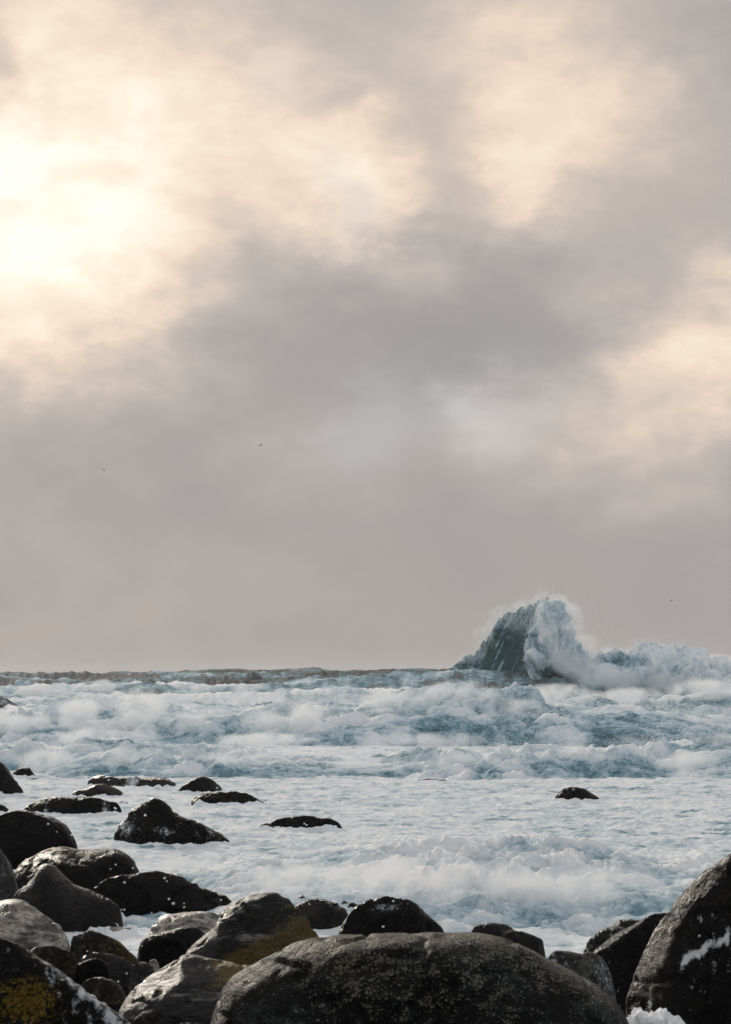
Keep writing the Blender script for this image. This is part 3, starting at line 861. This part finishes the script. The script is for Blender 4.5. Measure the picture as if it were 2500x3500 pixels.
rock('seal-shaped black boulder with a raised head and tan sloping back', 'brown',
     [(30, 3070), (60, 3036), (90, 3012), (112, 2988), (122, 2962), (140, 2946), (160, 2943), (185, 2952), (210, 2980), (250, 3015), (300, 3035), (350, 3055), (385, 3070), (405, 3090), (414, 3125), (416, 3160)],
     d=24.2, kd=.5, amp=.03, tilt=.3, facets=2, seed=23, nu=120, nv=72, cap_pow=40)
rock('long black boulder behind the seal-shaped one, speckled by spray', 'black',
     [(300, 3040), (360, 3008), (420, 2990), (480, 2987), (530, 2987), (600, 2993), (640, 3005), (670, 3020), (690, 3034), (740, 3050), (780, 3060), (806, 3072)],
     d=25.5, kd=.5, amp=.05, seed=24, nu=120, nv=72)
rock('small brown knob of rock peeping over the long spray-speckled boulder', 'brown', [(680, 3046), (695, 3030), (715, 3025), (740, 3033), (755, 3044), (768, 3060)], d=27.0, kd=.8, amp=.04, seed=25, nu=40, nv=32)
rock('flat dark stone in the foam pool under the seal-shaped boulder', 'brown', [(300, 3156), (320, 3147), (345, 3143), (370, 3147), (395, 3155), (410, 3168)], base=3168, kd=.5, amp=.06, seed=26, nu=44, nv=30, name='stone')
rock('thin tan stone lying flat across the foam pool', 'pale', [(328, 3176), (350, 3169), (390, 3170), (430, 3172), (470, 3177)], base=3181, kd=.35, amp=.06, seed=27, nu=44, nv=28, name='stone')
rock('rough pale sunlit slab between the black boulder and the mossy rock', 'pale', [(478, 3180), (500, 3162), (530, 3142), (560, 3126), (620, 3109), (680, 3101), (760, 3101), (800, 3110), (830, 3140)],
     d=21.5, kd=.7, amp=.06, tilt=.3, seed=28, nu=96, nv=60, strata=(.12, 9, .02))
rock('rounded dark boulder at the right edge of the foam pool', 'black', [(464, 3262), (470, 3235), (485, 3212), (520, 3194), (570, 3180), (620, 3168), (660, 3168), (695, 3182), (730, 3220), (745, 3270)],
     d=19.6, kd=.7, amp=.03, seed=29, nu=84, nv=60)
rock('large pale weathered boulder bulging in from the left, above the olive stone', 'pale',
     [(-260, 3190), (-180, 3110), (-90, 3075), (0, 3064), (40, 3066), (80, 3080), (120, 3105), (160, 3130), (190, 3145), (210, 3165), (226, 3190), (240, 3220), (250, 3258)],
     d=18.6, kd=.75, amp=.035, tilt=.42, facets=3, seed=30, nu=110, nv=80, zb=-.2)
rock('dark wedge-shaped stone with an olive flank sloping into the foam pool', 'olive', [(272, 3232), (277, 3200), (288, 3184), (305, 3178), (330, 3184), (370, 3204), (400, 3217), (430, 3240), (455, 3262), (476, 3284)],
     d=18.2, kd=.5, amp=.05, seed=31, nu=72, nv=48, zb=-.05, lichen=lambda P, X, Z, n: .75 * sstep(-.2, .4, X))
rock('small grey pebble wedged left of the wedge-shaped stone', 'grey', [(238, 3225), (250, 3198), (275, 3190), (300, 3200), (310, 3225)], d=18.6, kd=.7, amp=.03, seed=32, nu=36, nv=28, zb=.0, name='stone')
rock('olive rounded stone with a lit rim below the large pale boulder', 'olive', [(60, 3275), (80, 3250), (105, 3240), (150, 3234), (190, 3236), (230, 3250), (258, 3268), (270, 3295)],
     d=16.0, kd=.6, amp=.03, seed=33, zb=.05, lichen=lambda P, X, Z, n: .5 * sstep(.2, .8, X))
rock('smooth brown stone lying behind the dark oval one', 'brown', [(262, 3290), (285, 3268), (320, 3257), (360, 3255), (395, 3262), (430, 3277), (458, 3300), (474, 3335)], d=16.6, kd=.6, amp=.03, seed=34, zb=.05)
rock('dark oval stone in the huddle of stones at lower left', 'black', [(252, 3330), (262, 3300), (290, 3283), (325, 3276), (352, 3284), (370, 3305), (380, 3345)], d=15.9, kd=.7, amp=.03, seed=35, nu=56, nv=40, zb=.1)
rock('little tan stone at the foot of the striped slab', 'grey', [(440, 3302), (462, 3290), (495, 3288), (520, 3298), (535, 3315)], d=16.2, kd=.6, amp=.04, seed=36, nu=40, nv=30, zb=.1, name='stone')
rock('tiny pale pebble by the foam at the slab\'s upper end', 'pale', [(508, 3286), (520, 3278), (535, 3279), (546, 3288)], d=17.6, kd=.6, amp=.03, seed=37, nu=28, nv=22, zb=.1, name='stone')
rock('egg-shaped brown stone against the lower end of the striped slab', 'olive', [(262, 3390), (274, 3357), (310, 3341), (350, 3338), (385, 3350), (410, 3370), (430, 3400), (444, 3440)],
     d=14.2, kd=.6, amp=.02, seed=38, zb=.15, lichen=lambda P, X, Z, n: .45 * sstep(.1, .7, X))
rock('rounded greenish stone cut by the bottom edge', 'olive', [(440, 3520), (455, 3485), (490, 3458), (530, 3449), (570, 3458), (600, 3480), (622, 3520)], d=12.4, kd=.7, amp=.035, seed=39, zb=.4, nu=60, nv=44,
     lichen=lambda P, X, Z, n: .3 + 0 * X)
rock('small pale stone at the bottom edge right of the greenish one', 'grey', [(590, 3520), (615, 3499), (650, 3494), (680, 3498), (700, 3516)], d=12.0, kd=.6, amp=.03, seed=40, nu=36, nv=28, zb=.5, name='stone')

# --- the two striped, mossy rocks
rock('long striped wet slab slanting up from lower left to the mossy rock', 'slab',
     [(385, 3470), (400, 3415), (415, 3388), (440, 3365), (480, 3341), (520, 3318), (570, 3292), (620, 3266), (680, 3270), (760, 3282), (850, 3292), (950, 3310), (1050, 3350)],
     d=12.6, zb=.1, kd=.55, amp=.03, seed=41, nu=160, nv=110, strata=(.46, 9, .022), e=.6, tilt=.52, facets=2,
     lichen=lambda P, X, Z, n: (lambda q: 1.1 * sstep(640, 860, q[0]) * (1 - sstep(0, 90, q[1] - (3375 - .38 * (q[0] - 640)))))(pix(P)))
rock('tilted ridged rock with an ochre mossy face, left of the big front boulder', 'slab',
     [(612, 3275), (640, 3240), (680, 3210), (720, 3178), (742, 3150), (752, 3112), (800, 3069), (855, 3050), (905, 3041), (944, 3041), (988, 3055), (1016, 3075), (1044, 3100), (1071, 3138), (1099, 3175), (1135, 3260)],
     d=13.4, zb=.35, kd=.42, amp=.03, seed=42, nu=160, nv=110, strata=(.5, 10, .028), e=.7, tilt=.36, facets=3,
     lichen=lambda P, X, Z, n: (lambda q: 1.25 * sstep(-20, 60, q[1] - (3275 - .40 * (q[0] - 700))) * sstep(690, 800, q[0]) + .35 * sstep(900, 1000, q[0]))(pix(P)))

# --- middle
rock('tan-topped brown rock with weed, between the mossy rock and the dark peak', 'brown', [(985, 3090), (1010, 3068), (1040, 3064), (1080, 3063), (1110, 3070), (1150, 3085), (1185, 3103), (1203, 3130)], d=24.0, kd=.6, amp=.04, tilt=.3, seed=43)
rock('dark peaked boulder behind the middle of the big front boulder', 'black',
     [(1140, 3184), (1165, 3160), (1185, 3138), (1205, 3110), (1230, 3086), (1260, 3069), (1300, 3055), (1322, 3053), (1350, 3063), (1390, 3076), (1430, 3105), (1480, 3145), (1520, 3172), (1545, 3190)],
     d=21.5, kd=.6, amp=.05, seed=44, nu=110, nv=72, wash=lambda P, X, Z, n: (lambda q: .5 * np.exp(-(((q[0] - 1330) / 60) ** 2 + ((q[1] - 3100) / 16) ** 2)))(pix(P)) + .2 * fbm3(P * 6, 3))
rock('low brown rock behind the right shoulder of the big front boulder', 'brown', [(1600, 3182), (1625, 3163), (1655, 3154), (1690, 3152), (1730, 3157), (1765, 3172), (1785, 3188)], d=21.0, kd=.6, amp=.04, seed=45, nu=60, nv=44)
rock('flat brown rock sloping to the foam right of the low brown one', 'brown', [(1715, 3190), (1745, 3180), (1785, 3181), (1820, 3192), (1850, 3208), (1870, 3228)], d=20.0, kd=.5, amp=.05, seed=46, nu=60, nv=40)

# --- right bank
rock('brown ridged rock cap at the back of the right bank', 'brown', [(2080, 3175), (2095, 3158), (2120, 3147), (2160, 3144), (2200, 3147), (2240, 3170)], d=22.0, kd=.6, amp=.05, seed=47, nu=60, nv=40)
rock('glistening ridged rock beside the foam gap, right bank', 'brown', [(1984, 3262), (1995, 3235), (2010, 3212), (2035, 3190), (2070, 3172), (2110, 3168), (2160, 3180), (2220, 3230)], d=20.0, kd=.55, amp=.06, seed=48, nu=84, nv=56, strata=(.3, 9, .03),
     wash=lambda P, X, Z, n: .22 + .35 * fbm3(P * np.array([5, 5, 9]), 3))
rock('smooth black boulder sloping up under the right wall of rock', 'black', [(2000, 3290), (2030, 3252), (2060, 3228), (2110, 3188), (2170, 3157), (2230, 3131), (2275, 3121), (2340, 3125), (2420, 3180)],
     d=17.6, kd=.55, amp=.025, seed=49, nu=90, nv=64, zb=-.5, wash=lambda P, X, Z, n: (lambda q: .25 * np.exp(-(((q[0] - 2100) / 45) ** 2 + ((q[1] - 3285) / 40) ** 2)))(pix(P)) + .3 * fbm3(P * 9, 3))
rock('speckled grey stone draining foam between the big front boulder and the right bank', 'grey',
     [(1860, 3260), (1899, 3250), (1945, 3256), (1985, 3264), (2005, 3257), (2035, 3260), (2060, 3275), (2075, 3300), (2095, 3350), (2118, 3400)],
     d=16.6, kd=.5, amp=.04, seed=50, nu=90, nv=60, zb=-.4, wash=lambda P, X, Z, n: .26 + .3 * fbm3(P * np.array([9, 9, 5]), 3))
rock('towering black wall-like boulder at the right edge with a white foam streak', 'black',
     [(2118, 3560), (2138, 3480), (2150, 3400), (2190, 3300), (2232, 3205), (2262, 3135), (2275, 3118), (2300, 3085), (2350, 3028), (2380, 3000), (2420, 2960), (2470, 2930), (2500, 2905), (2580, 2860), (2700, 2835), (2820, 2850), (2950, 2950), (3000, 3100)],
     d=14.4, kd=.55, amp=.035, seed=51, nu=170, nv=120, zb=-.6, e=.8, cap_pow=40, rough=.35,
     wash=lambda P, X, Z, n: (lambda q: 1.0 * np.exp(-((q[1] - (3285 - .50 * (q[0] - 2330)) + 10 * perlin2(q[0] * .02, q[1] * 0)) / 17) ** 2) * sstep(2325, 2340, q[0]) * (1 - sstep(2485, 2500, q[0]))
                                        + .75 * np.exp(-(((q[0] - 2322) / 22) ** 2 + ((q[1] - 3133) / 7) ** 2)) + .6 * np.exp(-(((q[0] - 2395) / 12) ** 2 + ((q[1] - 3135) / 12) ** 2))
                                        + .75 * np.exp(-(((q[0] - 2222) / 9) ** 2 + ((q[1] - 3435) / 24) ** 2)))(pix(P)) + .55 * fbm3(P * np.array([16, 16, 10]), 4, .6) * sstep(2300, 2330, pix(P)[0]))

# --- foreground
rock('big round mottled boulder with lichen filling the bottom middle', 'front',
     [(680, 3660), (712, 3540), (738, 3460), (765, 3395), (800, 3350), (850, 3314), (900, 3283), (950, 3254), (1000, 3234), (1060, 3215), (1130, 3201), (1180, 3194), (1300, 3188), (1400, 3187), (1500, 3184), (1600, 3182), (1683, 3198),
      (1766, 3225), (1849, 3260), (1920, 3300), (1988, 3342), (2043, 3380), (2099, 3424), (2132, 3460), (2170, 3520), (2215, 3630)],
     d=11.2, zb=-.3, kd=.62, amp=.022, freq=1.8, seed=52, nu=240, nv=170, e=.95, cap_pow=30, rough=.7, facets=0,
     lichen=lambda P, X, Z, n: (lambda q: .20 + .30 * fbm3(P * np.array([2.2, 2.2, 3.4]), 3) + .22 * sstep(.5, .85, n[..., 2]) + .30 * sstep(.86, .99, n[..., 2]) + .25 * sstep(1500, 1950, q[0]) * (1 - sstep(3300, 3480, q[1])))(pix(P)))  # lichen, thickened on upward faces to paint in the bright top rim
rock('black rock with orange lichen and white-streaked ridge in the bottom left corner', 'corner',
     [(-420, 3400), (-300, 3280), (-150, 3215), (-60, 3200), (0, 3206), (30, 3215), (80, 3233), (100, 3246), (130, 3266), (180, 3293), (230, 3336), (280, 3380), (330, 3420), (380, 3460), (436, 3505), (500, 3580), (540, 3660)],
     d=9.6, zb=0.0, kd=.5, amp=.03, seed=53, nu=160, nv=110, rough=.8, e=.8, cap_pow=30,
     lichen=lambda P, X, Z, n: (lambda q: .95 * np.exp(-(((q[0] - 95) / 120) ** 2 + ((q[1] - 3420) / 90) ** 2)))(pix(P)),
     wash=lambda P, X, Z, n: (lambda q: .50 * np.exp(-((q[1] - (3262 + .76 * (q[0] - 115))) / 24) ** 2) * sstep(70, 110, q[0]) + .36 * sstep(190, 260, q[0]) * sstep(3340, 3400, q[1])
                              + .45 * np.exp(-(((q[0] - 165) / 16) ** 2 + ((q[1] - 3330) / 45) ** 2)))(pix(P)) + .75 * fbm3(P * np.array([26, 26, 12]), 4, .6) - .20)

# --- clumps of weed on the tan-topped brown rock
def weed(px, py, d, r, label, seed):
    rg = np.random.default_rng(seed)
    c = np.array(at(px, py, d))
    V = []; Fc = []
    for i in range(46):
        dirv = rg.normal(size=3); dirv[2] = abs(dirv[2]) * .8; dirv /= np.linalg.norm(dirv)
        L = r * rg.uniform(.5, 1.15)
        side = np.cross(dirv, rg.normal(size=3)); side /= np.linalg.norm(side)
        w = r * .16
        for t in range(4):
            q = t / 3.0
            p = dirv * L * q + np.array([0, 0, -.35 * L * q * q]) + side * w * .6 * math.sin(q * 5 + i)
            ww = w * (1 - .75 * q)
            V += [p - side * ww, p + side * ww]
            if t:
                b = len(V) - 4
                Fc.append((b, b + 1, b + 3, b + 2))
    o = obj('seaweed_clump', mesh_from('seaweed_clump', np.array(V), np.array(Fc), attrs={'wash': np.zeros(len(V)), 'lichen': np.zeros(len(V))}), M['weed'], None,
            label=label, category='seaweed', group='seaweed clumps on the brown rock')
    o.location = c
weed(1033, 3068, 23.9, .05, 'small black seaweed tuft on top of the tan-topped brown rock', 1)
weed(1146, 3094, 23.7, .06, 'dark seaweed patch on the tan face of the brown rock', 2)
weed(1178, 3086, 23.9, .05, 'round black seaweed tuft at the brown rock\'s right end', 3)
weed(1205, 3096, 23.6, .09, 'largest ragged black seaweed clump, left of the dark peaked boulder', 4)

# --- pile of thick froth trapped at the foot of the right wall
def froth():
    prof = [(2120, 3520), (2145, 3470), (2175, 3455), (2220, 3453), (2260, 3460), (2300, 3478), (2330, 3492), (2370, 3530)]
    pts = np.array([at(p, q, 13.0) for p, q in prof])
    P, n = loft(prof, 13.0, at(2250, 3700, 13.0)[2], .28, 1.0, 110, 70)
    f = fbm3(P * 9, 4, .5, billow=True)
    P = P + n * (f * .045)[..., None]
    me = mesh_from('froth_pile', P, closed_faces(70, 110), attrs={'foam': np.full(P.shape[:2], .95)})
    obj('froth_pile', me, M['foam'], None, label='heap of thick white froth at the bottom edge below the right boulder', category='foam')
froth()

# --- flecks of froth flying over the rocks (too small to pick apart)
def flecks():
    spots = [(165, 2816, 27, 5), (195, 2843, 27, 3), (245, 2854, 27, 5), (191, 2922, 23, 5), (378, 2970, 22, 3), (396, 2955, 22, 4), (455, 2967, 22, 4), (476, 2982, 22, 4),
             (426, 3016, 20, 6), (563, 3001, 20, 6), (571, 3012, 20, 4), (578, 3073, 19, 6), (593, 3088, 19, 8), (630, 3088, 19, 4), (630, 3101, 19, 5), (425, 3109, 19, 5),
             (415, 3110, 19, 4), (519, 3120, 19, 4), (756, 3076, 19, 5), (497, 2786, 30, 6), (743, 2693, 40, 4), (372, 2666, 40, 4), (299, 3251, 15, 4), (434, 3327, 15, 5),
             (405, 3355, 14, 5), (1310, 3167, 18, 6), (393, 2761, 33, 5), (397, 2764, 33, 4), (1345, 3080, 20, 5), (1041, 2815, 36, 4), (1049, 2820, 36, 4), (2391, 3199, 12, 5)]
    rg = np.random.default_rng(5)
    V = []; Fc = []
    import bmesh
    bm = bmesh.new()
    for px, py, d, r in spots:
        c = np.array(at(px, py, d)); R = r / F * d * .62
        ret = bmesh.ops.create_icosphere(bm, subdivisions=2, radius=R)
        for v in ret['verts']:
            k = 1 + .35 * rg.normal() * .4
            v.co = v.co * k
            v.co.x *= 1.15
            v.co.x += c[0]; v.co.y += c[1]; v.co.z += c[2]
    me = bpy.data.meshes.new('foam_flecks')
    bm.to_mesh(me); bm.free()
    obj('foam_flecks', me, M['fleck'], None, kind='stuff', label='white flecks of froth blown through the air over the dark boulders')
flecks()

# --- gulls
def gull(px, py, d, span, yaw, bank, label):
    root = obj('seagull', None, None, None, label=label, category='bird', group='seagulls against the cloud')
    th = np.linspace(0, 2 * np.pi, 10, endpoint=False)
    st = [(-.30, .004, 0), (-.24, .03, 0), (-.1, .06, 0), (.06, .065, .005), (.17, .045, .012), (.22, .036, .02), (.26, .03, .02), (.31, .008, .012)]
    V = np.array([[r * math.cos(a), x, z + r * math.sin(a)] for x, r, z in st for a in th]) * span
    b = obj('body', mesh_from('body', V, grid_faces(len(st), 10, True)), M['brown'], root)
    for sgn in (-1, 1):
        sec = [(.03, .12, -.06, .02), (.20, .11, -.06, .11), (.33, .08, -.05, .10), (.50, -.02, -.05, .04)]
        W = []
        for x, le, te, z in sec:
            W += [[sgn * x, le, z], [sgn * x, (le + te) / 2, z + .012], [sgn * x, te, z], [sgn * x, (le + te) / 2, z - .006]]
        me = mesh_from('wing', np.array(W) * span, grid_faces(4, 4, True))
        obj('wing', me, M['brown'], root)
    tail = np.array([[-.03, -.22, 0], [.03, -.22, 0], [.06, -.38, .005], [-.06, -.38, .005], [-.03, -.22, .012], [.03, -.22, .012], [.06, -.38, .012], [-.06, -.38, .012]]) * span
    obj('tail', mesh_from('tail', tail, [(0, 3, 2, 1), (4, 5, 6, 7), (0, 1, 5, 4), (1, 2, 6, 5), (2, 3, 7, 6), (3, 0, 4, 7)], smooth=False), M['brown'], root)
    root.location = at(px, py, d)
    root.rotation_euler = (0, bank, yaw)
for _m in ('brown',):
    pass
gull(355, 1607, 420, 1.0, .9, .5, 'dark speck of a seagull in the grey cloud at left')
gull(892, 1522, 330, 1.0, -.6, -.5, 'fainter seagull higher in the sky left of centre')
gull(2295, 2053, 400, .9, 1.7, .3, 'tiny seagull right of the giant wave')

# --- salt haze over the sea
def haze():
    x0, x1, y0, y1, z0, z1 = -7000, 7000, -40, 4200, -7, 17
    V = np.array([[x, y, z] for x in (x0, x1) for y in (y0, y1) for z in (z0, z1)])
    Fc = np.array([(0, 1, 3, 2), (4, 6, 7, 5), (0, 4, 5, 1), (2, 3, 7, 6), (0, 2, 6, 4), (1, 5, 7, 3)])
    m, g, out = new_mat('haze')
    v = g.add('ShaderNodeVolumePrincipled')
    v.inputs['Color'].default_value = (.97, .97, .97, 1)
    v.inputs['Density'].default_value = .00018
    v.inputs['Anisotropy'].default_value = .2
    g.t.links.new(v.outputs[0], out.inputs['Volume'])
    obj('haze', mesh_from('haze', V, Fc, smooth=False), m, None, kind='stuff')
haze()
